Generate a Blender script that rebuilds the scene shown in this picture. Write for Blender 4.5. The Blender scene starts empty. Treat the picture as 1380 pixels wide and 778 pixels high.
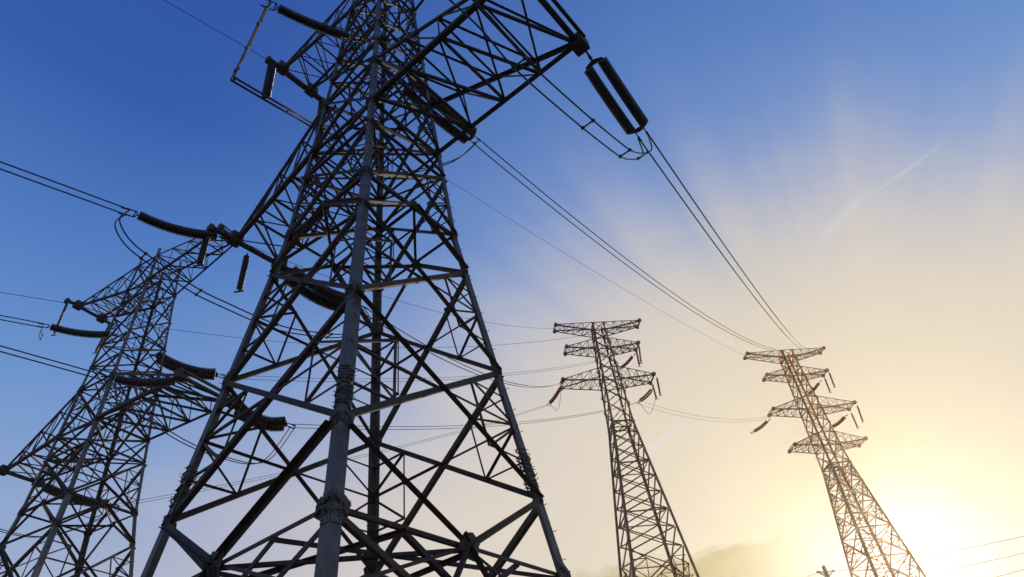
import bpy, math, random
from mathutils import Vector, Matrix
random.seed(7)
scene = bpy.context.scene
COL = scene.collection
EYE = 1.6                                   # camera height above the ground

# ------------------------------------------------------------------ camera
FPX = 900.0                                 # focal length for a 1380 px wide frame
cam_data = bpy.data.cameras.new("camera")
cam_data.sensor_width = 36.0
cam_data.lens = 36.0 * FPX / 1380.0
cam_data.clip_start = 0.05
cam_data.clip_end = 20000.0
cam = bpy.data.objects.new("camera", cam_data)
COL.objects.link(cam)
pit, rol = math.radians(40.4325), math.radians(-7.8155)
fwd = Vector((0, math.cos(pit), math.sin(pit)))
up0 = Vector((0, -math.sin(pit), math.cos(pit)))
rt0 = Vector((1, 0, 0))
rt = rt0 * math.cos(rol) + up0 * math.sin(rol)
upv = -rt0 * math.sin(rol) + up0 * math.cos(rol)
M = Matrix((rt, upv, -fwd)).transposed().to_4x4()
M.translation = Vector((0, 0, EYE))
cam.matrix_world = M
scene.camera = cam

def ray(px, py):
    d = rt * ((px - 690) / FPX) - upv * ((py - 389) / FPX) + fwd
    return d.normalized()

def at_h(px, py, h):                        # point seen at a pixel, h metres above the eye
    d = ray(px, py)
    return Vector((d.x * h / d.z, d.y * h / d.z, h + EYE))

# ------------------------------------------------------------------ colour management
vs = scene.view_settings
vs.view_transform = 'Standard'
vs.look = 'None'
vs.exposure = 0.0
vs.gamma = 1.0
vs.use_curve_mapping = False

# ------------------------------------------------------------------ sun and sky
SUN = ray(1212, 757)
sun_el = math.asin(SUN.z)
sun_az = math.atan2(SUN.x, SUN.y)
sd = bpy.data.lights.new("sun", 'SUN')
sd.energy = 4.2
sd.angle = math.radians(0.5)
sd.color = (1.0, 0.85, 0.65)
so = bpy.data.objects.new("sun", sd)
COL.objects.link(so)
so.rotation_euler = (-SUN).to_track_quat('-Z', 'Y').to_euler()

def lin(c):
    return tuple((v / 255 / 12.92) if v / 255 <= 0.04045 else ((v / 255 + 0.055) / 1.055) ** 2.4 for v in c) + (1.0,)

def build_world():
    w = bpy.data.worlds.new("World")
    scene.world = w
    w.use_nodes = True
    nt = w.node_tree
    N, L = nt.nodes, nt.links
    N.clear()
    out = N.new('ShaderNodeOutputWorld')
    bg = N.new('ShaderNodeBackground')
    L.new(bg.outputs[0], out.inputs[0])
    tc = N.new('ShaderNodeTexCoord')
    D = tc.outputs['Generated']

    def val(x):
        return x
    def math_(op, a, b=None, c=None, clamp=False):
        n = N.new('ShaderNodeMath'); n.operation = op; n.use_clamp = clamp
        for i, q in enumerate((a, b, c)):
            if q is None: continue
            if isinstance(q, (int, float)): n.inputs[i].default_value = q
            else: L.new(q, n.inputs[i])
        return n.outputs[0]
    def dot(v):
        n = N.new('ShaderNodeVectorMath'); n.operation = 'DOT_PRODUCT'
        L.new(D, n.inputs[0]); n.inputs[1].default_value = v
        return n.outputs['Value']
    def ramp(fac, stops, inter='LINEAR'):
        n = N.new('ShaderNodeValToRGB'); L.new(fac, n.inputs[0])
        cr = n.color_ramp; cr.interpolation = inter
        while len(cr.elements) < len(stops): cr.elements.new(0.5)
        for e, (p, c) in zip(cr.elements, stops):
            e.position = p; e.color = c if len(c) == 4 else lin(c)
        return n.outputs[0]
    def g(v): return (v, v, v, 1.0)
    def mix(f, a, b, mode='MIX'):
        n = N.new('ShaderNodeMix'); n.data_type = 'RGBA'; n.blend_type = mode
        if isinstance(f, (int, float)): n.inputs[0].default_value = f
        else: L.new(f, n.inputs[0])
        for i, q in ((6, a), (7, b)):
            if isinstance(q, tuple): n.inputs[i].default_value = q
            else: L.new(q, n.inputs[i])
        return n.outputs[2]
    def mr(x, a, b, c=0.0, d=1.0, kind='SMOOTHSTEP'):
        n = N.new('ShaderNodeMapRange'); n.interpolation_type = kind
        L.new(x, n.inputs[0])
        for i, q in enumerate((a, b, c, d)): n.inputs[i + 1].default_value = q
        return n.outputs[0]

    el = math_('MULTIPLY', math_('ARCSINE', dot((0, 0, 1))), 180 / math.pi)
    ang = math_('MULTIPLY', math_('ARCCOSINE', math_('MINIMUM', dot(tuple(SUN)), 0.999999)), 180 / math.pi)
    elc = math_('MAXIMUM', el, 8.0)
    # streaks of light fanning out from the sun
    e1 = SUN.cross(Vector((0, 0, 1))).normalized(); e2 = e1.cross(SUN).normalized()
    phi = math_('ARCTAN2', dot(tuple(e2)), dot(tuple(e1)))
    nz = N.new('ShaderNodeTexNoise'); nz.noise_dimensions = '1D'
    L.new(math_('MULTIPLY', phi, 4.5), nz.inputs['W']); nz.inputs['Scale'].default_value = 1.0; nz.inputs['Detail'].default_value = 2.5
    rays = math_('SUBTRACT', nz.outputs[0], 0.5)
    nzc = N.new('ShaderNodeTexNoise'); L.new(D, nzc.inputs['Vector']); nzc.inputs['Scale'].default_value = 2.2; nzc.inputs['Detail'].default_value = 4
    soft = math_('SUBTRACT', nzc.outputs[0], 0.5)
    az = math_('MULTIPLY', math_('ARCTAN2', dot((1, 0, 0)), dot((0, 1, 0))), 180 / math.pi)
    q = math_('ADD', ang, elc)
    q = math_('ADD', q, math_('MULTIPLY', math_('MAXIMUM', math_('SUBTRACT', az, 28.0), 0.0), 0.42))
    q = math_('ADD', q, math_('MULTIPLY', rays, math_('MULTIPLY', mr(ang, 8, 34), mr(ang, 90, 45, 0, 17))))
    q = math_('ADD', q, math_('MULTIPLY', soft, 4.0))
    mpf = N.new('ShaderNodeMapping'); L.new(D, mpf.inputs[0]); mpf.inputs['Rotation'].default_value = (0.3, 0.5, 0.6); mpf.inputs['Scale'].default_value = (2.2, 11.0, 7.0)
    nf = N.new('ShaderNodeTexNoise'); L.new(mpf.outputs[0], nf.inputs['Vector']); nf.inputs['Scale'].default_value = 1.3; nf.inputs['Detail'].default_value = 9; nf.inputs['Roughness'].default_value = 0.62; nf.inputs['Distortion'].default_value = 0.4
    q = math_('ADD', q, math_('MULTIPLY', math_('SUBTRACT', nf.outputs[0], 0.5), 9.0))
    t = ramp(math_('DIVIDE', q, 120.0), [(0.40, g(1)), (0.475, g(.93)), (0.54, g(.74)), (0.60, g(.50)), (0.67, g(.20)), (0.74, g(.06)), (0.85, g(0))], 'B_SPLINE')
    blue = ramp(math_('DIVIDE', elc, 90.0), [(0.14, (176, 184, 206)), (0.24, (140, 168, 212)), (0.33, (112, 152, 210)), (0.44, (82, 127, 198)), (0.57, (53, 94, 174)), (0.68, (48, 86, 166)), (0.95, (36, 70, 148))])
    lift = mr(ang, 68, 30, 0.0, 0.62)
    blue = mix(lift, blue, lin((112, 156, 216)))
    warm = ramp(math_('DIVIDE', ang, 90.0), [(0.0, (255, 252, 225)), (0.030, (246, 228, 184)), (0.075, (230, 211, 172)), (0.14, (231, 216, 189)), (0.26, (226, 214, 197)), (0.38, (226, 214, 201)), (0.55, (206, 198, 202)), (0.8, (180, 184, 206))])
    col = mix(t, blue, warm)
    # low cloud bank left of the sun
    mp = N.new('ShaderNodeMapping'); L.new(D, mp.inputs[0]); mp.inputs['Scale'].default_value = (1, 1, 3.2)
    n2 = N.new('ShaderNodeTexNoise'); L.new(mp.outputs[0], n2.inputs['Vector']); n2.inputs['Scale'].default_value = 6.0; n2.inputs['Detail'].default_value = 7; n2.inputs['Roughness'].default_value = 0.55
    az = math_('MULTIPLY', math_('ARCTAN2', dot((1, 0, 0)), dot((0, 1, 0))), 180 / math.pi)
    top = math_('ADD', math_('MULTIPLY', math_('SUBTRACT', n2.outputs[0], 0.5), 8.0), 17.5)
    cm = mr(math_('SUBTRACT', top, el), -0.1, 0.9)
    cm = math_('MULTIPLY', cm, math_('MULTIPLY', mr(az, 1.0, 3.5), mr(az, 21.0, 13.0)))
    ccol = ramp(math_('ADD', n2.outputs[0], 0.0), [(0.35, (198, 180, 128)), (0.6, (176, 160, 112))])
    col = mix(math_('MULTIPLY', cm, 0.9), col, ccol)
    # high thin wisps
    for (p1, p2, wd, am) in (((1278, 186), (1165, 270), 0.0045, 0.20), ((1180, 250), (1095, 335), 0.012, 0.22), ((930, 560), (850, 640), 0.010, 0.30)):
        a, b = ray(*p1), ray(*p2)
        nn = a.cross(b).normalized(); mid = (a + b).normalized(); tt = nn.cross(mid).normalized()
        half = abs(a.dot(tt))
        off = math_('ADD', dot(tuple(nn)), math_('MULTIPLY', math_('SUBTRACT', n2.outputs[0], 0.5), wd * 2.5))
        m1 = mr(math_('ABSOLUTE', off), wd, wd * 0.1)
        m2 = mr(math_('ABSOLUTE', dot(tuple(tt))), half * 1.15, half * 0.35)
        m3 = mr(dot(tuple(mid)), 0.5, 0.9)
        m = math_('MULTIPLY', math_('MULTIPLY', m1, m2), math_('MULTIPLY', m3, am))
        col = mix(m, col, lin((226, 226, 236)))
    # the sun itself and its aureole
    core = mr(ang, 4.2, 0.8)
    col = mix(core, col, (1.25, 1.2, 1.05, 1.0))
    sky = N.new('ShaderNodeTexSky'); sky.sky_type = 'NISHITA'; sky.sun_disc = False
    sky.sun_elevation = sun_el; sky.sun_rotation = sun_az
    sky.air_density = 1.0; sky.dust_density = 1.5; sky.ozone_density = 1.5
    ns = N.new('ShaderNodeVectorMath'); ns.operation = 'SCALE'; L.new(sky.outputs[0], ns.inputs[0]); ns.inputs['Scale'].default_value = 0.06
    mn = N.new('ShaderNodeVectorMath'); mn.operation = 'MINIMUM'; L.new(ns.outputs[0], mn.inputs[0]); mn.inputs[1].default_value = (1.1, 1.1, 1.1)
    col = mix(0.06, col, mn.outputs[0])
    L.new(col, bg.inputs[0])
    bg.inputs[1].default_value = 1.0
build_world()

# ------------------------------------------------------------------ materials
def new_mat(name):
    m = bpy.data.materials.new(name); m.use_nodes = True
    return m, m.node_tree.nodes, m.node_tree.links, m.node_tree.nodes['Principled BSDF']

def steel(name, c1, c2, rough=0.55, metal=0.35, scale=2.3, rust_or_glow=None):
    m, N, L, b = new_mat(name)
    g = N.new('ShaderNodeNewGeometry')
    n = N.new('ShaderNodeTexNoise'); n.inputs['Scale'].default_value = scale; n.inputs['Detail'].default_value = 8; n.inputs['Roughness'].default_value = 0.65
    L.new(g.outputs['Position'], n.inputs['Vector'])
    r = N.new('ShaderNodeValToRGB'); L.new(n.outputs[0], r.inputs[0])
    r.color_ramp.elements[0].position = 0.32; r.color_ramp.elements[0].color = (*c1, 1)
    r.color_ramp.elements[1].position = 0.68; r.color_ramp.elements[1].color = (*c2, 1)
    col = r.outputs[0]
    if rust_or_glow:
        n2 = N.new('ShaderNodeTexNoise'); n2.inputs['Scale'].default_value = scale * 3.1; n2.inputs['Detail'].default_value = 6
        L.new(g.outputs['Position'], n2.inputs['Vector'])
        r2 = N.new('ShaderNodeValToRGB'); L.new(n2.outputs[0], r2.inputs[0])
        r2.color_ramp.elements[0].position = 0.50; r2.color_ramp.elements[1].position = 0.72
        mx = N.new('ShaderNodeMix'); mx.data_type = 'RGBA'
        L.new(r2.outputs[0], mx.inputs[0]); L.new(col, mx.inputs[6]); mx.inputs[7].default_value = (*rust_or_glow, 1)
        col = mx.outputs[2]
    oi = N.new('ShaderNodeObjectInfo'); hs_ = N.new('ShaderNodeHueSaturation')
    vr = N.new('ShaderNodeMapRange'); L.new(oi.outputs['Random'], vr.inputs[0]); vr.inputs[3].default_value = 0.65; vr.inputs[4].default_value = 1.3
    L.new(vr.outputs[0], hs_.inputs['Value']); L.new(col, hs_.inputs['Color']); col = hs_.outputs[0]
    L.new(col, b.inputs['Base Color'])
    b.inputs['Metallic'].default_value = metal
    rr = N.new('ShaderNodeMapRange'); L.new(n.outputs[0], rr.inputs[0]); rr.inputs[3].default_value = rough - 0.12; rr.inputs[4].default_value = rough + 0.15
    L.new(rr.outputs[0], b.inputs['Roughness'])
    bp = N.new('ShaderNodeBump'); bp.inputs['Strength'].default_value = 0.15; bp.inputs['Distance'].default_value = 0.02
    n3 = N.new('ShaderNodeTexNoise'); n3.inputs['Scale'].default_value = 22; n3.inputs['Detail'].default_value = 4; L.new(g.outputs['Position'], n3.inputs['Vector'])
    L.new(n3.outputs[0], bp.inputs['Height']); L.new(bp.outputs[0], b.inputs['Normal'])
    return m

def plain(name, c, rough=0.5, metal=0.0, spread=0.35, scale=4.0):
    return steel(name, tuple(v * (1 - spread) for v in c), tuple(v * (1 + spread) for v in c), rough, metal, scale)

M_LEG = steel('leg steel', (0.045, 0.043, 0.041), (0.135, 0.127, 0.115), 0.55, 0.2, 2.6, rust_or_glow=(0.15, 0.088, 0.048))
M_BRACE = steel('brace steel', (0.026, 0.019, 0.014), (0.058, 0.040, 0.027), 0.72, 0.05, 1.8, rust_or_glow=(0.120, 0.048, 0.018))
M_GUSSET = steel('gusset steel', (0.045, 0.038, 0.032), (0.10, 0.085, 0.07), 0.6, 0.25, 5.0, rust_or_glow=(0.11, 0.06, 0.035))
M_FAR = steel('far steel with warm glow tint', (0.16, 0.045, 0.012), (0.30, 0.10, 0.022), 0.6, 0.0, 1.2, rust_or_glow=(0.42, 0.065, 0.012))  # warm glow of the air is put into this red-brown base colour
M_GLARE = steel('steel tinted with sun glare', (0.62, 0.26, 0.020), (0.82, 0.42, 0.035), 0.6, 0.0, 1.2, rust_or_glow=(0.70, 0.18, 0.012))  # golden base colour stands in for sun glare over the far right pylon
M_INS = plain('brown porcelain', (0.036, 0.019, 0.012), 0.26, 0.0, 0.12, 3)
M_INS2 = plain('red brown porcelain', (0.42, 0.07, 0.015), 0.4, 0.0, 0.2, 8)
M_FIT = plain('forged fitting', (0.05, 0.045, 0.04), 0.5, 0.5)
M_WIRE = plain('stranded conductor', (0.035, 0.035, 0.04), 0.8, 0.0)
M_WIREF = plain('distance faded conductor', (0.50, 0.38, 0.28), 0.8, 0.0)  # distance fade of the far wires is put into this pale colour
M_WIRER = plain('orange conductor darkened against haze', (0.26, 0.13, 0.05), 0.8, 0.0)  # brightening by the haze is offset in this darker orange base colour
M_CONC = plain('footing concrete', (0.32, 0.30, 0.27), 0.9)

# ------------------------------------------------------------------ helpers
def link(name, me, parent=None, mat=None, kind=None):
    o = bpy.data.objects.new(name, me); COL.objects.link(o)
    if parent is not None: o.parent = parent
    if mat is not None: me.materials.append(mat)
    if kind: o['kind'] = kind
    return o

def thing(name, label, cat, loc=(0, 0, 0), rotz=0.0, group=None):
    o = bpy.data.objects.new(name, None); COL.objects.link(o)
    o.empty_display_size = 0.3
    o.location = loc; o.rotation_euler = (0, 0, rotz)
    o['label'] = label; o['category'] = cat
    if group: o['group'] = group
    return o

class Mesh:
    def __init__(s): s.v = []; s.f = []; s.sm = []
    def add(s, vs_, fs, smooth=False):
        k = len(s.v); s.v += [tuple(v) for v in vs_]; s.f += [tuple(i + k for i in f) for f in fs]; s.sm += [smooth] * len(fs)
    def build(s, name, mat, parent=None, kind=None):
        me = bpy.data.meshes.new(name); me.from_pydata(s.v, [], s.f); me.update()
        me.polygons.foreach_set('use_smooth', s.sm)
        return link(name, me, parent, mat, kind)
    def angle(s, p0, p1, u, v, fl, t, fl2=None):
        """steel angle: heel runs p0..p1, flanges along u and v"""
        p0, p1 = Vector(p0), Vector(p1); ax = (p1 - p0).normalized()
        u = Vector(u); u = (u - ax * u.dot(ax)).normalized()
        v = Vector(v); v = v - ax * v.dot(ax); v = (v - u * v.dot(u)).normalized()
        fl2 = fl2 or fl
        sec = [(0, 0), (fl, 0), (fl, t), (t, t), (t, fl2), (0, fl2)]
        vs_ = [p + u * a + v * b for p in (p0, p1) for a, b in sec]
        fs = [(i, (i + 1) % 6, (i + 1) % 6 + 6, i + 6) for i in range(6)]
        fs += [(3, 2, 1, 0), (5, 4, 3, 0), (6, 7, 8, 9), (6, 9, 10, 11)]
        s.add(vs_, fs)
    def box(s, c, ex, ey, ez, hx, hy, hz):
        c = Vector(c); ex, ey, ez = Vector(ex), Vector(ey), Vector(ez)
        vs_ = [c + ex * (hx * i) + ey * (hy * j) + ez * (hz * k) for i in (-1, 1) for j in (-1, 1) for k in (-1, 1)]
        s.add(vs_, [(0, 1, 3, 2), (4, 6, 7, 5), (0, 4, 5, 1), (2, 3, 7, 6), (0, 2, 6, 4), (1, 5, 7, 3)])
    def tube(s, pts, r, n=6, radii=None, smooth=True):
        pts = [Vector(p) for p in pts]; m = len(pts); ring = []
        ref = Vector((0, 0, 1))
        d0 = (pts[-1] - pts[0]).normalized() if (pts[-1] - pts[0]).length > 1e-6 else Vector((1, 0, 0))
        if abs(d0.z) > 0.9: ref = Vector((1, 0, 0))
        vs_ = []
        for i, p in enumerate(pts):
            d = (pts[min(i + 1, m - 1)] - pts[max(i - 1, 0)]).normalized()
            a = d.cross(ref).normalized(); b = a.cross(d).normalized()
            rr = radii[i] if radii else r
            vs_ += [p + (a * math.cos(2 * math.pi * k / n) + b * math.sin(2 * math.pi * k / n)) * rr for k in range(n)]
        fs = [(i * n + k, i * n + (k + 1) % n, (i + 1) * n + (k + 1) % n, (i + 1) * n + k) for i in range(m - 1) for k in range(n)]
        fs += [tuple(range(n - 1, -1, -1)), tuple((m - 1) * n + k for k in range(n))]
        s.add(vs_, fs, smooth)
    def plate(s, pts, nrm, th):
        nrm = Vector(nrm).normalized() * (th / 2); n = len(pts)
        vs_ = [Vector(p) + nrm for p in pts] + [Vector(p) - nrm for p in pts]
        s.add(vs_, [tuple(range(n)), tuple(range(2 * n - 1, n - 1, -1))] + [(i, i + n, (i + 1) % n + n, (i + 1) % n) for i in range(n)])

def spline(pts, per=8):
    pts = [Vector(p) for p in pts]; out = []
    P = [pts[0] * 2 - pts[1]] + pts + [pts[-1] * 2 - pts[-2]]
    for i in range(1, len(P) - 2):
        a, b, c, d = P[i - 1:i + 3]
        for k in range(per):
            t = k / per
            out.append(0.5 * ((2 * b) + (c - a) * t + (2 * a - 5 * b + 4 * c - d) * t * t + (3 * b - a - 3 * c + d) * t ** 3))
    out.append(pts[-1])
    return out

def sagged(p0, p1, sag, n=24):
    p0, p1 = Vector(p0), Vector(p1)
    return [p0.lerp(p1, i / n) - Vector((0, 0, 4 * sag * (i / n) * (1 - i / n))) for i in range(n + 1)]

# ------------------------------------------------------------------ ground
def build_ground():
    m, N, L, b = new_mat('dry grass field')
    g = N.new('ShaderNodeNewGeometry')
    n = N.new('ShaderNodeTexNoise'); n.inputs['Scale'].default_value = 0.35; n.inputs['Detail'].default_value = 10; L.new(g.outputs['Position'], n.inputs['Vector'])
    r = N.new('ShaderNodeValToRGB'); L.new(n.outputs[0], r.inputs[0])
    r.color_ramp.elements[0].position = 0.35; r.color_ramp.elements[0].color = (0.045, 0.055, 0.022, 1)
    r.color_ramp.elements[1].position = 0.7; r.color_ramp.elements[1].color = (0.13, 0.11, 0.06, 1)
    L.new(r.outputs[0], b.inputs['Base Color']); b.inputs['Roughness'].default_value = 0.95
    bp = N.new('ShaderNodeBump'); bp.inputs['Strength'].default_value = 0.6; L.new(n.outputs[0], bp.inputs['Height']); L.new(bp.outputs[0], b.inputs['Normal'])
    k = Mesh(); S = 9000; nseg = 24
    for i in range(nseg):
        for j in range(nseg):
            x0, x1 = [-S + 2 * S * q / nseg for q in (i, i + 1)]; y0, y1 = [-S + 2 * S * q / nseg for q in (j, j + 1)]
            k.add([(x0, y0, 0), (x1, y0, 0), (x1, y1, 0), (x0, y1, 0)], [(0, 1, 2, 3)])
    k.build('ground', m, None, 'structure')
build_ground()

# ------------------------------------------------------------------ lattice pylons
def interp(prof, h):
    for (h0, w0), (h1, w1) in zip(prof, prof[1:]):
        if h <= h1 or (h1, w1) == prof[-1]:
            return w0 + (w1 - w0) * (h - h0) / (h1 - h0)

CORN = {'N': (1, -1), 'R': (1, 1), 'F': (-1, 1), 'L': (-1, -1)}
FACES = (('N', 'R', (1, 0, 0)), ('R', 'F', (0, 1, 0)), ('F', 'L', (-1, 0, 0)), ('L', 'N', (0, -1, 0)))

class Pylon:
    def __init__(s, name, label, x, y, th, dh, prof, group):
        s.x, s.y, s.th, s.dh, s.prof = x, y, th, dh, prof
        s.root = thing(name, label, 'pylon', (x, y, 0), th, group)
        s.bars = {}
        s.z0 = EYE + dh
    def w(s, h): return interp(s.prof, h)
    def c(s, k, h):
        w = s.w(h); return Vector((CORN[k][0] * w, CORN[k][1] * w, h + s.z0))
    def lp(s, a, b, h): return Vector((a, b, h + s.z0))
    def world(s, a, b, h):
        return Vector((s.x + a * math.cos(s.th) - b * math.sin(s.th), s.y + a * math.sin(s.th) + b * math.cos(s.th), h + s.z0))
    def local(s, P):
        q = P - Vector((s.x, s.y, 0)); c_, s_ = math.cos(s.th), math.sin(s.th)
        return Vector((q.x * c_ + q.y * s_, -q.x * s_ + q.y * c_, q.z))
    def plane_a(s, px, py, a):               # point seen at a pixel in the upright plane at offset a, world coordinates
        d = ray(px, py); ax = Vector((math.cos(s.th), math.sin(s.th), 0))
        t = (a + Vector((s.x, s.y, 0)).dot(ax)) / d.dot(ax)
        return d * t + Vector((0, 0, EYE))
    def bar(s, name, p0, p1, nrm, fl, t=0.014, off=0.0, flip=False, mat=None, trim=0.0):
        p0, p1 = Vector(p0), Vector(p1); nrm = Vector(nrm)
        ax = (p1 - p0).normalized()
        if trim: p0 = p0 + ax * trim; p1 = p1 - ax * trim
        side = nrm.cross(ax).normalized()
        if flip: side = -side
        v = nrm if off >= 0 else -nrm
        p0 = p0 + nrm * off - side * fl * 0.5; p1 = p1 + nrm * off - side * fl * 0.5
        s.bars.setdefault(name, []).append((fl * (p1 - p0).length, p0, p1, side, v, fl, t, mat))
    def flush(s, mat, cap=98):
        for name, L in s.bars.items():
            L.sort(key=lambda q: -q[0])
            for q in L[:cap]:
                m = Mesh(); m.angle(*q[1:7]); m.build(name, q[7] or mat, s.root)
            if len(L) > cap:
                m = Mesh()
                for q in L[cap:]: m.angle(*q[1:7])
                m.build(name, mat, s.root, 'stuff')
        s.bars = {}
    def legs(s, sections, mat):
        """sections: (h0, h1, flange)"""
        for k in 'NRFL':
            sa, sb = CORN[k]; m = Mesh()
            for i, (h0, h1, fl) in enumerate(sections):
                p0, p1 = s.c(k, h0), s.c(k, h1)
                e = 0.004 * i
                off = Vector((-sa * e, -sb * e, 0))
                m.angle(p0 + off, p1 + off, (-sa, 0, 0), (0, -sb, 0), fl, max(0.02, fl * 0.075))
                # splice plates with bolt heads where two lengths meet
                if i:
                    c_ = p0; ax = (p1 - p0).normalized()
                    for (u, n_) in (((-sa, 0, 0), (0, sb, 0)), ((0, -sb, 0), (sa, 0, 0))):
                        u = Vector(u); n_ = Vector(n_); cc = c_ + u * fl * 0.5 + n_ * 0.012
                        m.box(cc, u, ax, n_, fl * 0.46, 0.42, 0.012)
                        if s.detail:
                            for j in range(-3, 4):
                                for q in (-0.25, 0.25):
                                    m.box(cc + ax * j * 0.11 + u * fl * q + n_ * 0.024, u, ax, n_, 0.018, 0.018, 0.013)
            m.build('leg', mat, s.root)
    def gusset(s, P, nrm, size, mat, seed=0):
        nrm = Vector(nrm); side = Vector((0, 0, 1)).cross(nrm).normalized(); up = nrm.cross(side).normalized()
        m = Mesh(); rnd = random.Random(seed)
        pts = []
        for k, r in enumerate((1.0, .90, .78, .95, 1.05, .85, .92, .80)):
            a = 2 * math.pi * (k + 0.5) / 8
            pts.append(Vector(P) + side * math.cos(a) * size * r + up * math.sin(a) * size * r * 1.1)
        m.plate(pts, nrm, 0.022)
        for a_ in (0.6, 2.3, 3.8, 5.4):
            d_ = side * math.cos(a_) + up * math.sin(a_)
            m.angle(Vector(P) + d_ * size * .25 + nrm * .012, Vector(P) + d_ * size * .88 + nrm * .012, d_.cross(nrm), nrm, size * .34, .016, size * .22)
        for k in range(22):
            a = rnd.uniform(0, 2 * math.pi); r = size * rnd.uniform(0.25, 0.78)
            m.box(Vector(P) + side * math.cos(a) * r + up * math.sin(a) * r, side, up, nrm, 0.02, 0.02, 0.034)
        m.build('gusset_plate', mat, s.root)
    def guard(s, k, h0, h1, mat, R=0.19):
        """barbed anti-climb coil round one leg"""
        sa, sb = CORN[k]; m = Mesh(); rnd = random.Random(ord(k)); turns = 10; n = turns * 12; pts = []; wob = [rnd.uniform(.92, 1.18) for _ in range(turns + 2)]; sh = [rnd.uniform(-.06, .06) for _ in range(turns + 2)]
        for i in range(n + 1):
            t = i / n; h = h0 + (h1 - h0) * t; c_ = s.c(k, h) - Vector((sa * 0.13, sb * 0.13, 0)); a = 2 * math.pi * turns * t
            ti = int(turns * t); r = R * wob[ti] * rnd.uniform(0.92, 1.1)
            pts.append(c_ + Vector((math.cos(a) * r, math.sin(a) * r, sh[ti] * math.sin(a * .5) * 2 + rnd.uniform(-.02, .02))))
            if i % 2 == 0:
                d = Vector((math.cos(a), math.sin(a), rnd.uniform(-.5, .5))) * rnd.uniform(0.05, 0.12)
                m.tube([pts[-1] - d * 0.3, pts[-1] + d], 0.011, 4, smooth=False)
        m.tube(pts, 0.027, 5)
        m.build('barbed_guard', mat, s.root)
    def steps(s, k, h0, h1, dh, mat):
        sa, sb = CORN[k]; h = h0; i = 0
        while h < h1:
            p = s.c(k, h)
            d = Vector((sa, 0, 0)) if i % 2 else Vector((0, sb, 0)); q = Vector((0, -sb, 0)) if i % 2 else Vector((-sa, 0, 0))
            m = Mesh(); p = p + q * 0.10
            m.tube([p, p + d * 0.17], 0.012, 5); m.tube([p + d * 0.155, p + d * 0.175], 0.02, 6)
            m.build('step_bolt', mat, s.root); h += dh; i += 1
    def xpanel(s, h1, h0, fl, sec=0.0, face=None, horiz=0.0):
        for i, (A, B, n) in enumerate(FACES):
            a1, b1, a0, b0 = s.c(A, h1), s.c(B, h1), s.c(A, h0), s.c(B, h0)
            s.bar('diagonal_brace', a1, b0, n, fl, off=0.016, trim=fl * .4)
            s.bar('diagonal_brace', b1, a0, n, fl, off=-0.030, flip=True, trim=fl * .4)
            if sec:
                # crossing point of the two diagonals
                wt, wb = s.w(h1), s.w(h0); t = wt / (wt + wb)
                X = a1.lerp(b0, t); hx = h1 + (h0 - h1) * t
                for (P1, P0, Q1, Q0, K) in ((a1, a0, b1, b0, A), (b1, b0, a1, a0, B)):
                    lm = s.c(K, hx)
                    s.bar('lattice_bar', lm, X, n, sec, off=-0.05)
                    up = P1.lerp(Q0, t * 0.5); lo = P0.lerp(Q1, (1 - t) * 0.5)
                    s.bar('lattice_bar', lm, up, n, sec, off=-0.075)
                    s.bar('lattice_bar', lm, lo, n, sec, off=-0.075, flip=True)
                    s.bar('lattice_bar', s.c(K, (h1 + hx) / 2), up, n, sec * .8, off=-0.1)
                    s.bar('lattice_bar', s.c(K, (h0 + hx) / 2), lo, n, sec * .8, off=-0.1)
                    s.bar('lattice_bar', up, lo, n, sec * .8, off=-0.12)
            if horiz: s.bar('horizontal_brace', a0, b0, n, horiz, off=-0.055)
    def ring(s, h, fl, diamond=False, cross=None):
        for A, B, n in FACES: s.bar('horizontal_brace', s.c(A, h), s.c(B, h), n, fl, off=-0.055)
        mids = [(s.c(A, h) + s.c(B, h)) / 2 for A, B, n in FACES]
        if diamond:
            for i in range(4): s.bar('horizontal_brace', mids[i] - Vector((0, 0, .06)), mids[(i + 1) % 4] - Vector((0, 0, .06)), (0, 0, 1), fl * .8, off=-0.01)
            s.bar('horizontal_brace', mids[0] - Vector((0, 0, .09)), mids[2] - Vector((0, 0, .09)), (0, 0, 1), fl * .7, off=-0.02)
        if cross:
            for j, (A, B) in enumerate(cross): s.bar('horizontal_brace', s.c(A, h) - Vector((0, 0, .05 + .05 * j)), s.c(B, h) - Vector((0, 0, .05 + .05 * j)), (0, 0, 1), fl, off=-0.01)
    def arm(s, side, h, L, e, htop, tip_h, ext, fl, fb, mat, nb=3, htip_up=0.25, name='cross_arm', endbox=0.16):
        """side +1/-1; bottom chords leave the body at h, top chords at htop, all meet the end beam at tip_h"""
        w, wt = s.w(h), s.w(htop); m = Mesh()
        B = {j: (Vector((side * w, j * w, h + s.z0)), Vector((side * L, j * e, tip_h + s.z0))) for j in (-1, 1)}
        T = {j: (Vector((side * wt, j * wt, htop + s.z0)), Vector((side * L, j * e, tip_h + htip_up + s.z0))) for j in (-1, 1)}
        for j in (-1, 1):
            m.angle(B[j][0], B[j][1], (0, -j, 0), (0, 0, 1), fl, fl * .1)
            m.angle(T[j][0], T[j][1], (0, -j, 0), (0, 0, -1), fl * .8, fl * .08)
            m.box((B[j][1] + T[j][1]) / 2, (1, 0, 0), (0, 1, 0), (0, 0, 1), endbox * 1.5, endbox * 1.6, htip_up / 2 + endbox * .9)
        c_ = Vector((side * (L + .02), 0, tip_h + htip_up / 2 + s.z0))
        m.box(c_ + Vector((0, 0, -endbox * .35)), (1, 0, 0), (0, 1, 0), (0, 0, 1), endbox * .55, e + ext, endbox * .45)
        m.box(c_ + Vector((side * endbox * 1.5, 0, endbox * .8)), (1, 0, 0), (0, 1, 0), (0, 0, 1), endbox * .35, e + ext, endbox * .4)
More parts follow.
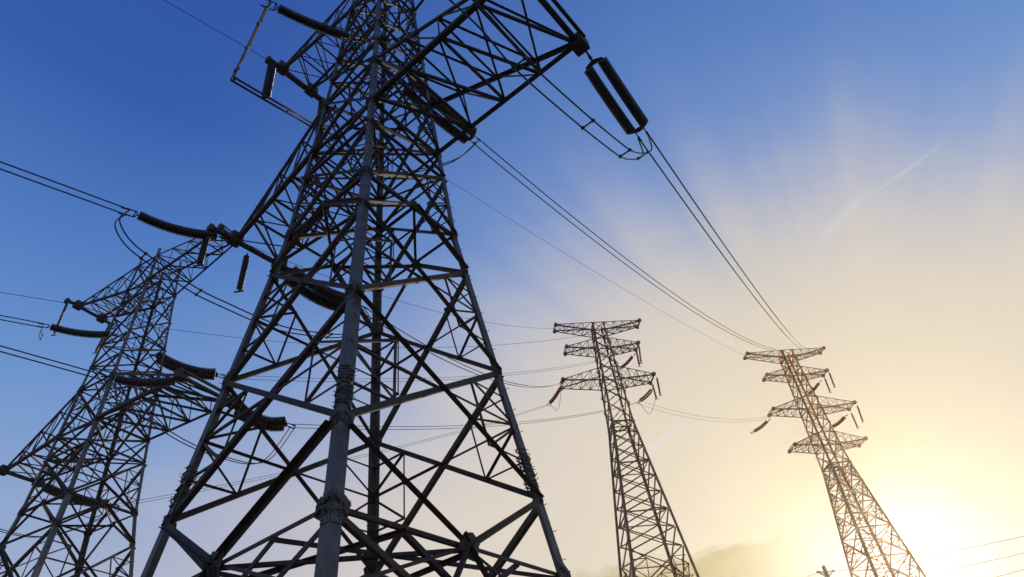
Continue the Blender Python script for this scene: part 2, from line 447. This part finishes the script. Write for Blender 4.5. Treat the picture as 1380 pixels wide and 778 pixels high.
        if ext:
            for j in (-1, 1):
                m.box(c_ + Vector((side * .1, j * (e + ext), -.1)), (1, 0, 0), (0, 1, 0), (0, 0, 1), endbox * 1.0, endbox * .6, endbox * 1.0)
        arm_o = m.build(name, mat, s.root)
        def sub(p0, p1, n, f):
            mm = Mesh(); p0, p1, n = Vector(p0), Vector(p1), Vector(n); ax = (p1 - p0).normalized()
            sd = n.cross(ax).normalized()
            mm.angle(p0 - sd * f / 2, p1 - sd * f / 2, sd, n, f, f * .12); mm.build('arm_brace', mat, arm_o)
        ts = [i / nb for i in range(nb + 1)]
        for i in range(nb):
            b = {j: [B[j][0].lerp(B[j][1], t) for t in (ts[i], ts[i + 1])] for j in (-1, 1)}
            tt = {j: [T[j][0].lerp(T[j][1], t) for t in (ts[i], ts[i + 1])] for j in (-1, 1)}
            dz = Vector((0, 0, 0.03))
            sub(b[-1][0] + dz, b[1][1] + dz, (0, 0, 1), fb); sub(b[1][0] + dz * 2.2, b[-1][1] + dz * 2.2, (0, 0, 1), fb * .8)
            if i: sub(b[-1][0] + dz * 3.4, b[1][0] + dz * 3.4, (0, 0, 1), fb)
            sub(tt[-1][0] - dz, tt[1][1] - dz, (0, 0, -1), fb * .7)
            if i: sub(tt[-1][0] - dz * 2, tt[1][0] - dz * 2, (0, 0, -1), fb * .7)
            for j in (-1, 1):
                iy = Vector((0, -j * 0.03, 0))
                sub(tt[j][0] + iy, b[j][1] + iy, (0, -j, 0), fb * .8)
                if i < nb: sub(b[j][1] + iy * 2.2, tt[j][1] + iy * 2.2, (0, -j, 0), fb * .7) if i < nb - 1 else None
        return arm_o
    def footings(s, h, mat, r=0.7):
        for k in 'NRFL':
            p = s.c(k, h); m = Mesh(); m.box((p.x, p.y, 0.12), (1, 0, 0), (0, 1, 0), (0, 0, 1), r, r, 0.30); m.build('footing', mat, s.root)

R2 = math.sqrt(2)
PROF = [(-1.6, 5.45), (6.47, 6.396 / R2), (9.01, 5.915 / R2), (14.11, 5.0 / R2), (19.25, 4.04 / R2), (21.5, 3.70 / R2), (27.36, 3.18 / R2), (31, 2.89 / R2), (38, 2.36 / R2), (44, 1.92 / R2), (47, 1.7 / R2)]

def gan_tower(name, label, x, y, th, dh, group):
    s = Pylon(name, label, x, y, th, dh, PROF, group); s.detail = True
    base = -EYE - dh + 0.3
    s.legs([(base, 6.47, .34), (6.47, 14.1, .33), (14.1, 21.5, .30), (21.5, 31.5, .24), (31.5, 46.2, .19)], M_LEG)
    # lower leg frames: K bracing from the mid-face node down to the feet
    for i, (A, B, n) in enumerate(FACES):
        h5, h4 = 6.47, 9.01
        Mx = (s.c(A, h5) + s.c(B, h5)) / 2
        for K in (A, B):
            s.bar('diagonal_brace', s.c(K, h4), Mx, n, .20, off=0.016, trim=.30)
            s.bar('diagonal_brace', Mx, s.c(K, base + .2), n, .19, off=0.016)
            s.bar('horizontal_brace', s.c(K, h5), Mx, n, .12, off=-0.05)
            foot = s.c(K, base + .2)
            for q in (0.25, 0.5, 0.75):
                h_ = h5 + (base - h5) * q
                s.bar('lattice_bar', s.c(K, h_), Mx.lerp(foot, q), n, .09, off=-0.05)
                s.bar('lattice_bar', s.c(K, h_), Mx.lerp(foot, q - .25), n, .09, off=-0.08)
        s.gusset(Mx + Vector(n) * 0.05, n, .42, M_GUSSET, i)
    q = lambda A, B, t: s.c(A, 6.47).lerp(s.c(B, 6.47), t) - Vector((0, 0, .02))
    for A, B in (('N', 'R'), ('N', 'L'), ('F', 'R'), ('F', 'L')):
        other = {'NR': 'L', 'NL': 'R', 'FR': 'L', 'FL': 'R'}[A + B]
        s.bar('horizontal_brace', q(A, B, .5), q(A, 'L' if B == 'R' else 'R', .5), (0, 0, 1), .11, off=-.02)
        s.bar('horizontal_brace', q(A, B, .25), s.c(other, 6.47) - Vector((0, 0, .04)), (0, 0, 1), .13, off=-.01)
    s.bar('horizontal_brace', q('N', 'R', .5), q('F', 'L', .5), (0, 0, 1), .13, off=-.09)
    s.bar('horizontal_brace', q('N', 'L', .5), q('F', 'R', .5), (0, 0, 1), .13, off=-.14)
    for A_, B_, n in FACES:
        for P_, Q_ in ((A_, B_), (B_, A_)):
            s.bar('diagonal_brace', s.c(P_, 6.47), s.c(Q_, 1.4), n, .15, off=(-.06 if P_ == A_ else -.26), trim=.25)
            s.bar('lattice_bar', s.c(P_, 6.47).lerp(s.c(Q_, 6.47), .25), s.c(Q_, 1.9), n, .14, off=-.12)
    for K in 'NRFL':
        sa, sb = CORN[K]
        for n in ((sa, 0, 0), (0, sb, 0)):
            s.gusset(s.c(K, 6.47) + Vector(n) * .03 - (Vector((0, sb, 0)) if n[0] else Vector((sa, 0, 0))) * .22, n, .33, M_GUSSET, 3)
            s.gusset(s.c(K, 9.01) + Vector(n) * .03 - (Vector((0, sb, 0)) if n[0] else Vector((sa, 0, 0))) * .20, n, .24, M_GUSSET, 4)
            for hh in (14.1, 19.25, 21.5, 27.36, 31.5, 42.0):
                s.gusset(s.c(K, hh) + Vector(n) * .03 - (Vector((0, sb, 0)) if n[0] else Vector((sa, 0, 0))) * .18, n, .24, M_GUSSET, 5)
    s.xpanel(14.1, 9.01, .19, sec=.085)
    s.xpanel(19.25, 14.1, .18, sec=.08)
    for A, B, n in FACES:
        Mx = (s.c(A, 21.5) + s.c(B, 21.5)) / 2
        for K in (A, B): s.bar('diagonal_brace', s.c(K, 19.25), Mx, n, .17, off=0.016, trim=.1)
        s.gusset(Mx + Vector(n) * .04, n, .26, M_GUSSET, 7)
    s.ring(21.5, .15, diamond=True)
    s.xpanel(25.5, 21.5, .16, sec=.07)
    s.ring(25.5, .12, cross=(('L', 'R'),))
    s.xpanel(27.36, 25.5, .13)
    s.ring(27.36, .14, cross=(('L', 'R'), ('N', 'F')))
    s.xpanel(31.5, 27.36, .15, sec=.07)
    s.ring(31.5, .12, diamond=True)
    hs = [31.5, 33.8, 36, 39.0, 42.0, 45.2]
    for h0, h1 in zip(hs, hs[1:]): s.xpanel(h1, h0, .12, sec=.06 if h0 > 35.9 and h0 < 42 else 0)
    for h in (33.7, 36.0): s.ring(h, .10, cross=(('L', 'R'),))
    s.ring(42.0, .12, diamond=True); s.ring(45.2, .11, cross=(('L', 'R'), ('N', 'F')))
    s.flush(M_BRACE)
    s.arm(+1, 27.36, 10.9, 2.3, 31.5, 27.36, 0.0, .24, .13, M_BRACE, nb=4, endbox=.22)
    s.arm(-1, 27.36, 9.9, 1.42, 31.5, 27.36, 1.4, .22, .11, M_BRACE, nb=4, endbox=.20)
    s.arm(+1, 42.0, 9.2, 1.0, 45.2, 44.2, 0.0, .17, .09, M_BRACE, nb=4, endbox=.13)
    s.arm(-1, 42.0, 9.2, 1.25, 45.2, 44.2, 1.05, .19, .09, M_BRACE, nb=4, endbox=.22)
    for k in 'NRFL': s.guard(k, 9.35, 10.75, M_GUSSET)
    s.steps('R', 2.0, 26.0, .45, M_GUSSET); s.steps('F', 2.0, 21.0, .45, M_GUSSET)
    s.footings(base, M_CONC)
    return s

GP = 'lattice power pylons'
A = gan_tower('lattice_pylon', 'largest nearest dark steel lattice pylon filling the middle of the view', -5.7887, 20.4077, -0.60776, 0.0, GP)
B = gan_tower('lattice_pylon', 'dark steel lattice pylon standing left behind the nearest pylon, cut by the left edge', -32.5, 43.5, -0.42, 0.3, GP)

def drum_tower(name, label, d, az, th, prof, arms, bend, group, mat, top, kink=27, kinkstep=1.9):
    x, y = d * math.sin(math.radians(az)), d * math.cos(math.radians(az))
    s = Pylon(name, label, x, y, th, 0.0, prof, group); s.detail = False
    s.legs([(-1.5, bend, .34), (bend, top, .25)], mat)
    h = top; hs = [top]
    while h > bend + 1.0: h -= max(1.7, 1.9 * s.w(h) ** .5); hs.append(max(h, bend))
    hs[-1] = bend
    for h1, h0 in zip(hs, hs[1:]): s.xpanel(h1, h0, .13)
    for A_ in arms: s.ring(A_[0], .13, cross=(('L', 'R'),)); s.ring(A_[4], .10)
    s.ring(bend, .18, diamond=True)
    hs = [bend]; h = bend
    while h > 1.5: h -= (1.15 * s.w(h) + 1.2) if h < kink else (kinkstep + .25 * s.w(h)); hs.append(max(h, -1.2))
    for i, (h1, h0) in enumerate(zip(hs, hs[1:])):
        s.xpanel(h1, h0, .15, sec=(.11 if h1 < kink else 0))
        if h1 < kink or i % 3 == 2: s.ring(h0, .15)
    s.flush(mat)
    for (hh, Ll, Lr, e, ht, tiph) in arms:
        s.arm(+1, hh, Lr, e, ht, tiph, 0.15, .17, .09, mat, nb=4, endbox=.13)
        s.arm(-1, hh, Ll, e, ht, tiph, 0.15, .17, .09, mat, nb=4, endbox=.13)
    s.footings(-1.4, M_CONC, .8)
    return s

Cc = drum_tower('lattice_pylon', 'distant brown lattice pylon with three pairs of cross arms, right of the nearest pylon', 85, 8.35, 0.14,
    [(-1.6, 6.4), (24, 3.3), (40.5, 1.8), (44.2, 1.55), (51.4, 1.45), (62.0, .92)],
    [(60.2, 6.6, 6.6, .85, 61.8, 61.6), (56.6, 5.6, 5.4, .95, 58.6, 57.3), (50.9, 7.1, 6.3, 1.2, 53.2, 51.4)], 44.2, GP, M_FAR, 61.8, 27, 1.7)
Dd = drum_tower('lattice_pylon', 'distant lattice pylon, tinted golden for sun glare, with four pairs of cross arms, standing before the sun', 110, 24.5, 0.12,
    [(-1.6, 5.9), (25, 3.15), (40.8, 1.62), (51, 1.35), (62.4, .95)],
    [(60.6, 7.0, 6.8, .75, 62.2, 62.0), (56.8, 5.2, 5.4, .85, 58.6, 57.4), (50.2, 6.6, 7.2, 1.1, 52.6, 50.8), (43.8, 5.6, 6.0, 1.2, 46.0, 44.3)], 40.8, GP, M_GLARE, 62.2, 60)

# ------------------------------------------------------------------ insulator strings
def disc_mesh(pts, R, nd, seg=12, rc=0.35):
    m = Mesh(); pts = [Vector(p) for p in pts]
    acc = [0]
    for a, b in zip(pts, pts[1:]): acc.append(acc[-1] + (b - a).length)
    L = acc[-1]
    def at(sv):
        sv = min(max(sv, 0), L)
        for i in range(len(pts) - 1):
            if sv <= acc[i + 1] or i == len(pts) - 2:
                return pts[i].lerp(pts[i + 1], (sv - acc[i]) / (acc[i + 1] - acc[i]))
    cp, rad = [], []
    for i in range(nd):
        s0 = L * i / nd; ds = L / nd
        for f, r in ((0.0, .70), (0.15, .88), (0.36, 1.0), (0.62, 1.0), (0.78, .84), (0.92, .70)):
            cp.append(at(s0 + f * ds)); rad.append(R * r)
    m.tube(cp, R, seg, radii=rad)
    return m

def strain_string(label, p0, p1, twin, sag=0.25, R=0.27, sep=0.37, nd=36, mat=M_INS, group='tension insulator strings', hw=0.55, horn=True, gap0=None):
    """p0 arm end, p1 conductor end, world coordinates. twin: number of parallel rods"""
    p0, p1 = Vector(p0), Vector(p1)
    root = thing('insulator_string', label, 'insulator', p0, 0, group)
    q1 = p1 - p0; ax = q1.normalized(); L = q1.length
    sd = ax.cross(Vector((0, 0, 1))).normalized(); up = sd.cross(ax)
    a0, a1 = ax * hw, ax * (L - hw * 0.9)
    offs = [0] if twin == 1 else [-sep, sep]
    for o_ in offs:
        pts = [a0.lerp(a1, t / 8) + sd * o_ - Vector((0, 0, 4 * sag * (t / 8) * (1 - t / 8))) for t in range(9)]
        disc_mesh(pts, R, nd).build('disc_stack', mat, root)
    m = Mesh(); m.tube([-ax * .25, ax * hw * .62], .05, 6); m.tube([ax * hw * .3 + sd * .07, ax * hw * .3 - sd * .07], .075, 6); m.tube([ax * .05 + up * .08, ax * .05 - up * .08], .07, 6); m.build('link', M_FIT, root)
    if twin > 1:
        for c_, sg in ((a0, -1), (a1, 1)):
            m = Mesh(); t = c_ + ax * sg * hw * .45
            m.plate([c_ + sd * (sep + .08) + ax * sg * .02, c_ + sd * (sep + .08) + ax * sg * .12, t + sd * .1, t - sd * .1, c_ - sd * (sep + .08) + ax * sg * .12, c_ - sd * (sep + .08) + ax * sg * .02], up, .04)
            m.build('yoke_plate', M_FIT, root)
    m = Mesh(); e = ax * (L - hw * .85)
    for o_ in (-.22, .22): m.tube([e, e + ax * .12 + sd * o_ * 1.0, ax * L + sd * o_], .035, 6); m.tube([ax * (L - .05) + sd * o_, ax * (L + .35) + sd * o_], .05, 6)
    m.tube([e + sd * -.22 + ax * .15, e + sd * .22 + ax * .15], .03, 5)
    m.build('strain_clamp', M_FIT, root)
    return root

def hang_string(label, p0, p1, R=0.2, nd=18, mat=M_INS, group='hanging jumper insulators'):
    p0, p1 = Vector(p0), Vector(p1)
    root = thing('hanging_insulator', label, 'insulator', p0, 0, group)
    q = p1 - p0; ax = q.normalized(); L = q.length
    disc_mesh([ax * (L * .08 + (L * .86) * t / 4) for t in range(5)], R, nd, rc=.45).build('disc_stack', mat, root)
    m = Mesh(); m.tube([Vector((0, 0, 0)), ax * L * .1], .045, 6); m.build('link', M_FIT, root)
    m = Mesh(); m.tube([ax * L * .92, ax * L], .045, 6); m.tube([ax * L - Vector((.25, 0, 0)), ax * L + Vector((.25, 0, 0))], .05, 6); m.build('clamp', M_FIT, root)
    return root

def wires(name, label, cat, paths, r, mat, group, spacers=()):
    o0 = Vector(paths[0][0])
    root = thing(name, label, cat, o0, 0, group)
    for p in paths:
        m = Mesh(); m.tube([Vector(q) - o0 for q in p], r, 6); m.build('wire', mat, root)
    for t in spacers:
        i = int(t * (len(paths[0]) - 1)); a, b = Vector(paths[0][i]) - o0, Vector(paths[1][i]) - o0
        m = Mesh(); m.tube([a, b], r * 1.1, 6); m.tube([a - (b - a) * .12, a + (b - a) * .12], r * 2.2, 6); m.tube([b - (b - a) * .12, b + (b - a) * .12], r * 2.2, 6); m.build('spacer', M_FIT, root)
    return root

def offs(path, v): return [Vector(p) + Vector(v) for p in path]

def pixwire(p0, p1, label, name='conductor_pair', cat='power line', sag=1.0, sep=0.22, r=0.035, mat=M_WIRE, group='overhead conductors', twin=True, n=28, vert=False):
    path = sagged(p0, p1, sag, n); d = (Vector(p1) - Vector(p0)).normalized(); sd = d.cross(Vector((0, 0, 1))).normalized() * sep
    if vert: sd = Vector((0, 0, sep))
    ps = [offs(path, sd), offs(path, -sd)] if twin else [path]
    return wires(name, label, cat, ps, r, mat, group)

W = A.world
# --- nearest pylon
a1 = at_h(866, 182, 26.3)
strain_string('twin brown disc string slanting down from the right end of the nearest pylon arm', W(10.95, 2.95, 27.3), a1, 2, .12, R=.255, sep=.37)
a2 = at_h(487, 416, 26.4)
strain_string('twin disc string behind the left leg, running to the distant pylons from the left arm', W(-10.0, 1.6, 27.2), a2, 2, .45, R=.35, sep=.42)
a2n = at_h(172, 286, 26.4)
strain_string('long disc string from the left arm tip of the nearest pylon out to the left', W(-9.95, -1.9, 27.2), a2n, 1, .3, R=.27)
a3 = at_h(641, 190, 35.3)
strain_string('twin disc string right of the nearest pylon body, below its right arm', W(0, 1.75, 36), a3, 2, .25, R=.33, sep=.38)
a3n = at_h(362, 6, 35.3)
strain_string('disc string at the very top left of the nearest pylon body', W(0, -1.75, 36), a3n, 1, .2, R=.27)
for px, lab in (((268, 358), 'short hanging disc string left of the nearest pylon left arm tip'), ((322, 393), 'short hanging disc string under the nearest pylon left arm near its leg')):
    e = A.plane_a(*px, -10.2); l = A.local(e)
    hang_string(lab, W(-10.15, l.y, 27.2), e, R=.17)
for px, lab in (((358, 132), 'upper outer hanging disc string on the nearest pylon top left arm'), ((430, 185), 'upper inner hanging disc string on the nearest pylon top left arm')):
    e = A.plane_a(*px, -9.3); l = A.local(e)
    hang_string(lab, W(-9.3, l.y - .1, 44.2), e, R=.30, nd=26)

def twin_path(px_list, s, a, da=.22, ends=(None, None)):
    pts = [s.plane_a(x, y, a) for x, y in px_list]
    if ends[0] is not None: pts[0] = ends[0]
    if ends[1] is not None: pts[-1] = ends[1]
    path = spline(pts, 10); v = Vector((math.cos(s.th), math.sin(s.th), 0)) * da
    return [offs(path, v), offs(path, -v)]
JG = 'jumper loops between tension strings'
wires('jumper_loop', 'slack twin jumper sagging under the left arm of the nearest pylon', 'jumper wire',
      twin_path([(172, 286), (158, 300), (175, 330), (215, 360), (260, 390), (300, 410), (370, 440), (420, 450), (465, 452), (495, 436), (487, 416)], A, -10.2, ends=(a2n, a2)), .035, M_WIRE, JG, (.25, .42, .6, .75))
wires('jumper_loop', 'twin jumper curving up and left from the right arm string', 'jumper wire',
      twin_path([(868, 190), (872, 206), (850, 210), (820, 190), (760, 140), (700, 85), (655, 32), (600, -20)], A, 10.2, .26, ends=(a1, None)), .036, M_WIRE, JG, (.2, .34, .5, .72))
# mid phase jumper carried round the outside by the top arm
e0, e1 = A.plane_a(313, 106, -9.3), A.plane_a(424, 171, -9.3)
v = Vector((math.cos(A.th), math.sin(A.th), 0)) * .16
tube = thing('jumper_tube', 'rigid twin jumper tube held by two hanging strings at upper left', 'jumper tube', e0)
for sg in (1, -1):
    m = Mesh(); m.tube([v * sg, e1 - e0 + v * sg], .075, 8); m.build('tube', M_GUSSET if sg > 0 else M_FIT, tube)
for t in (.02, .35, .65, .98):
    m = Mesh(); c_ = (e1 - e0) * t; m.tube([c_ - v * 1.4, c_ + v * 1.4], .06, 6); m.build('clamp', M_FIT, tube)
p = spline([a3n, a3n.lerp(e0, .5) + Vector((0, 0, -.15)), e0], 10)
wires('jumper_loop', 'twin jumper dropping from the top left string to the rigid tube', 'jumper wire', [offs(p, v), offs(p, -v)], .05, M_WIRE, JG, (.2, .5, .85))
mid1 = at_h(500, 232, 35.0); mid2 = at_h(600, 221, 33.9)
p = spline([e1, mid1, mid2, a3 + Vector((0, 0, -.25)), a3], 10)
wires('jumper_loop', 'twin jumper crossing behind the nearest pylon body to its right side', 'jumper wire', [offs(p, v), offs(p, -v)], .035, M_WIRE, JG)
# conductors of the nearest pylon
def near_wire(s, p0, px, dh, label, sep, far_b=-62, h_far=16, r=.035, single=False):
    """conductor leaving toward and past the camera; passes through a pixel at a given height"""
    q = at_h(px[0], px[1], dh); d = (q - p0); far = q + d.normalized() * 45 + Vector((0, 0, -5.5))
    path = [p0 + (q - p0) * t - Vector((0, 0, .06 * t * (t - 1) * (1 if t > 1 else .3))) for t in [k / 4 for k in range(5)] + [1 + k * .6 for k in range(1, 14)]]
    sd = d.cross(Vector((0, 0, 1))).normalized() * sep
    return wires('conductor_pair' if not single else 'earth_wire', label, 'power line', [path] if single else [offs(path, sd), offs(path, -sd)], r, M_WIRE, 'overhead conductors')
near_wire(A, a2n, (0, 223), 25.8, 'twin conductors leaving the left arm string toward the left picture edge, highest pair there', .22)
near_wire(A, W(-9.2, -1.35, 44.3), (222, 1), 43.5, 'thin earth wire from the top left arm of the nearest pylon toward the top edge', 0, r=.022, single=True)
d_right = at_h(1084, 470, 61.2); d_left = at_h(1044, 472, 61.2)
pixwire(a1, d_right, 'twin conductors sweeping from the right arm string down to the golden pylon', sag=3.2, sep=.24, r=.04)
pixwire(a3, d_left, 'twin conductors from the string beside the nearest pylon body down to the golden pylon', sag=3.2, sep=.24, r=.04)
c_left = at_h(757, 516, 51.4)
pixwire(a2, c_left, 'twin conductors from behind the nearest pylon to the left arm of the brown distant pylon', sag=2.6, sep=.24, r=.036)
pixwire(W(-9.2, 1.3, 44.3), Dd.world(-7.0, 0, 62.0), 'single thin earth wire running from the nearest pylon top to the golden pylon', 'earth_wire', sag=1.5, r=.018, twin=False)

# --- left pylon
WB = B.world
b1n = at_h(143, 510, 26.5)
strain_string('disc string on the right lower arm of the left pylon, pointing left', WB(10.7, -1.9, 27.3), b1n, 1, .25, R=.31)
b1 = at_h(392, 574, 26.5)
strain_string('twin disc string crossing behind the nearest pylon left leg, from the left pylon arm', WB(10.7, 2.3, 27.3), b1, 2, .5, R=.38, sep=.38)
b2n = at_h(58, 439, 35.4)
strain_string('disc string reaching left from the upper body of the left pylon', WB(0, -1.75, 36.2), b2n, 1, .25, R=.31)
b2 = at_h(298, 507, 35.2)
strain_string('disc string reaching right from the upper body of the left pylon', WB(0, 1.75, 36.2), b2, 2, .45, R=.36, sep=.36)
b3 = at_h(155, 682, 26.6)
strain_string('disc string low down inside the body of the left pylon', WB(-10.0, 1.6, 27.3), b3, 2, .3, R=.31, sep=.28)
near_wire(B, b2n, (0, 428), 35.0, 'twin conductors at the left edge ending in the upper body string of the left pylon', .28, r=.04)
near_wire(B, b1n, (0, 470), 25.8, 'twin conductors at the left edge passing in front of the left pylon body', .3, r=.04)
near_wire(B, WB(-9.2, -1.35, 44.3), (0, 394), 43.9, 'single thin wire at the left edge to the top arm of the left pylon', 0, r=.026, single=True)
for px, lab in (((300, 395), None),):
    pass
wires('jumper_loop', 'slack twin jumper under the right arm of the left pylon', 'jumper wire',
      [offs(spline([b1n, WB(10.5, -6.0, 24.5), WB(10.5, -2, 23.4), WB(10.5, 2, 23.3), WB(10.5, 6.2, 24.3), b1 + Vector((0, 0, -.4)), b1], 8), (dx, 0, 0)) for dx in (-.2, .2)], .035, M_WIRE, JG)
wires('jumper_loop', 'slack twin jumper inside the lower left of the left pylon', 'jumper wire',
      [offs(spline([b3, b3 + Vector((0, 0, -.6)), WB(-10.2, 4, 23.8), WB(-10.2, 0, 23.2), WB(-10.2, -4.5, 24.0), WB(-10.2, -7, 26)], 8), (dx, 0, 0)) for dx in (-.2, .2)], .035, M_WIRE, JG)
be0, be1 = WB(-9.3, -4.4, 39.8), WB(-9.3, 1.9, 40.4)
hang_string('hanging disc string on the left pylon top arm, outer one', WB(-9.3, -2.2, 44.2), WB(-9.3, -2.2, 40.2), R=.12)
hang_string('hanging disc string on the left pylon top arm, inner one', WB(-9.3, 2.2, 44.2), WB(-9.3, 1.8, 40.5), R=.12)
p = spline([b2n, WB(-6.0, -4.6, 37.6), WB(-9.2, -3.0, 39.6)], 8)
wires('jumper_loop', 'twin jumper above the upper left string of the left pylon', 'jumper wire', [p, offs(p, (0, 0, -.5))], .03, M_WIRE, JG, (.85,))

# --- strings on the two distant pylons and the wires that end there
def at_dist(px, py, P):                       # point on a pixel's ray as far away as P
    d = ray(px, py); E_ = Vector((0, 0, EYE)); return E_ + d * (Vector(P) - E_).length
def far_string(label, p0px, p1px, ref, h, dh=1.0, twin=2, R=.20, sep=.26, mat=M_INS2, hang=False):
    p0 = at_h(*p0px, h); p1 = at_h(*p1px, h - dh)
    if hang:
        p1 = at_dist(*p1px, p0); return hang_string(label, p0, p1, R=R * .8, nd=12, mat=mat)
    return strain_string(label, p0, p1, twin, .15, R=R, sep=sep, nd=16, mat=mat, hw=.4)
far_string('red brown string at the lowest left arm of the brown distant pylon', (757, 521), (740, 545), Cc, 51.2, 1.0, 1, .30)
far_string('red brown string under the middle right arm of the brown distant pylon', (855, 478), (835, 498), Cc, 57.1, 1.2, 1, .28)
far_string('pale twin string under the lowest right arm of the brown distant pylon', (880, 524), (861, 542), Cc, 51.0, 1.2, 2, .17, .3)
far_string('outer hanging string at the middle right arm tip of the brown distant pylon', (861, 465), (864, 490), Cc, 57.0, hang=True)
far_string('inner hanging string at the middle right arm tip of the brown distant pylon', (857, 470), (862, 494), Cc, 57.0, hang=True)
far_string('outer hanging string at the lowest right arm tip of the brown distant pylon', (885, 508), (890, 533), Cc, 51.2, hang=True)
far_string('inner hanging string at the lowest right arm tip of the brown distant pylon', (879, 517), (885, 538), Cc, 51.2, hang=True)
far_string('orange string reaching down left from the golden pylon third left arm', (1037, 566), (1014, 583), Dd, 50.6, 1.0, 1, .32)
far_string('orange string under the second right arm of the golden pylon', (1106, 514), (1088, 533), Dd, 57.1, 1.2, 1, .30)
far_string('orange string under the third right arm of the golden pylon', (1141, 560), (1120, 577), Dd, 50.6, 1.2, 1, .32)
far_string('outer hanging string at the second right arm tip of the golden pylon', (1117, 501), (1125, 522), Dd, 57.2, hang=True)
far_string('inner hanging string at the second right arm tip of the golden pylon', (1111, 509), (1119, 529), Dd, 57.2, hang=True)
far_string('outer hanging string at the third right arm tip of the golden pylon', (1155, 546), (1163, 569), Dd, 50.7, hang=True)
far_string('inner hanging string at the third right arm tip of the golden pylon', (1147, 556), (1156, 577), Dd, 50.7, hang=True)
strain_string('dark string at the tip of the lowest left arm of the brown pylon, near side', at_h(760, 511, 51.3), c_left, 1, .0, R=.28, nd=10, hw=.15)

pixwire(b1, at_h(861, 542, 49.8), 'twin thin conductors from the left pylon low across to the brown pylon right string', sag=1.6, sep=.32, r=.024)
pixwire(b2, at_h(806, 487, 56.0), 'upper of the two twin thin conductors crossing behind the nearest pylon body', sag=1.6, sep=.32, r=.020)
pixwire(b3, at_h(741, 545, 50.2), 'faint twin conductors rising from the left pylon to the brown pylon left string', sag=1.0, sep=.34, r=.020)
pixwire(WB(9.2, 1.0, 44.3), Cc.world(-6.6, 0, 61.6), 'single earth wire from the right top arm of the left pylon to the brown pylon', 'earth_wire', sag=2.5, r=.022, twin=False)
pixwire(WB(-9.2, 1.3, 44.3), Cc.world(6.6, 0, 61.6), 'single earth wire from the left top arm of the left pylon to the brown pylon', 'earth_wire', sag=4.0, r=.022, twin=False)
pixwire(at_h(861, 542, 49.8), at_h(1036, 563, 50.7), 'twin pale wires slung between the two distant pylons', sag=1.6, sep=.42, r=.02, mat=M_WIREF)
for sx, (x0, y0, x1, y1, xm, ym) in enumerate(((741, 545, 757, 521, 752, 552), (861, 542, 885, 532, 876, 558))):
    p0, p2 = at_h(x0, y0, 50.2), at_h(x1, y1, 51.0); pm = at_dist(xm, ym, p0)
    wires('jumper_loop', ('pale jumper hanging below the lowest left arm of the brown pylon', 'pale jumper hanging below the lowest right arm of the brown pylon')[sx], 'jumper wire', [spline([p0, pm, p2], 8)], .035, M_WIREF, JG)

# --- small far pylon at the lower right whose tip shows beside the golden pylon
tip = at_h(1110, 764, 33.0)
s = Pylon('lattice_pylon', 'small far pylon tip at the bottom edge left of the sun', tip.x, tip.y, 0.25, 0.0, [(-1.6, 2.2), (20, .7), (33.2, .18)], GP)
s.detail = False
s.legs([(-1.5, 33.2, .16)], M_FAR)
hs = [33.0, 31, 28.6, 26, 23, 19.5, 15, 9.5, 3, -1.2]
for h1, h0 in zip(hs, hs[1:]): s.xpanel(h1, h0, .09)
s.flush(M_FAR)
for hh, Ls in ((32.2, 1.5), (29.2, 2.0), (26.2, 2.6)):
    for sd_ in (-1, 1): s.arm(sd_, hh - .9, Ls, .15, hh, hh, 0, .09, .05, M_FAR, nb=2, htip_up=.1, endbox=.07)
s.footings(-1.4, M_CONC, .4)
for i, ((x1, y1), hh, dx, lab) in enumerate((((1385, 717), 32.0, 1.5, 'highest'), ((1385, 739), 29.0, 2.0, 'middle'), ((1385, 761), 26.0, 2.6, 'lowest'))):
    p0 = s.world(dx, 0, hh + .1); q_ = at_h(x1, y1, hh + 1.0); far = q_ + (q_ - p0) * .5
    wires('conductor', '%s of the three thin wires right of the sun at the right edge' % lab, 'power line', [sagged(p0, far, .6, 24)], .05, M_WIRER, 'wires right of the sun')
    p0 = s.world(-dx, 0, hh + .1); far = p0 + Vector((-70, 25, -5))
    wires('conductor', '%s of the thin wires left of the small far pylon tip' % lab, 'power line', [sagged(p0, far, 1.5, 20)], .045, M_WIREF, 'wires left of the small far pylon')

# ------------------------------------------------------------------ haze
HAZE = True
if HAZE:
    m = bpy.data.materials.new('haze'); m.use_nodes = True; nt = m.node_tree; nt.nodes.clear()
    o = nt.nodes.new('ShaderNodeOutputMaterial'); pv = nt.nodes.new('ShaderNodeVolumePrincipled')
    pv.inputs['Color'].default_value = (1.0, 0.96, 0.90, 1); pv.inputs['Density'].default_value = 0.00017; pv.inputs['Anisotropy'].default_value = 0.85
    nt.links.new(pv.outputs[0], o.inputs['Volume'])
    k = Mesh(); k.box((0, 60, 34.0), (1, 0, 0), (0, 1, 0), (0, 0, 1), 190, 190, 35.0)
    k.build('haze', m, None, 'stuff')
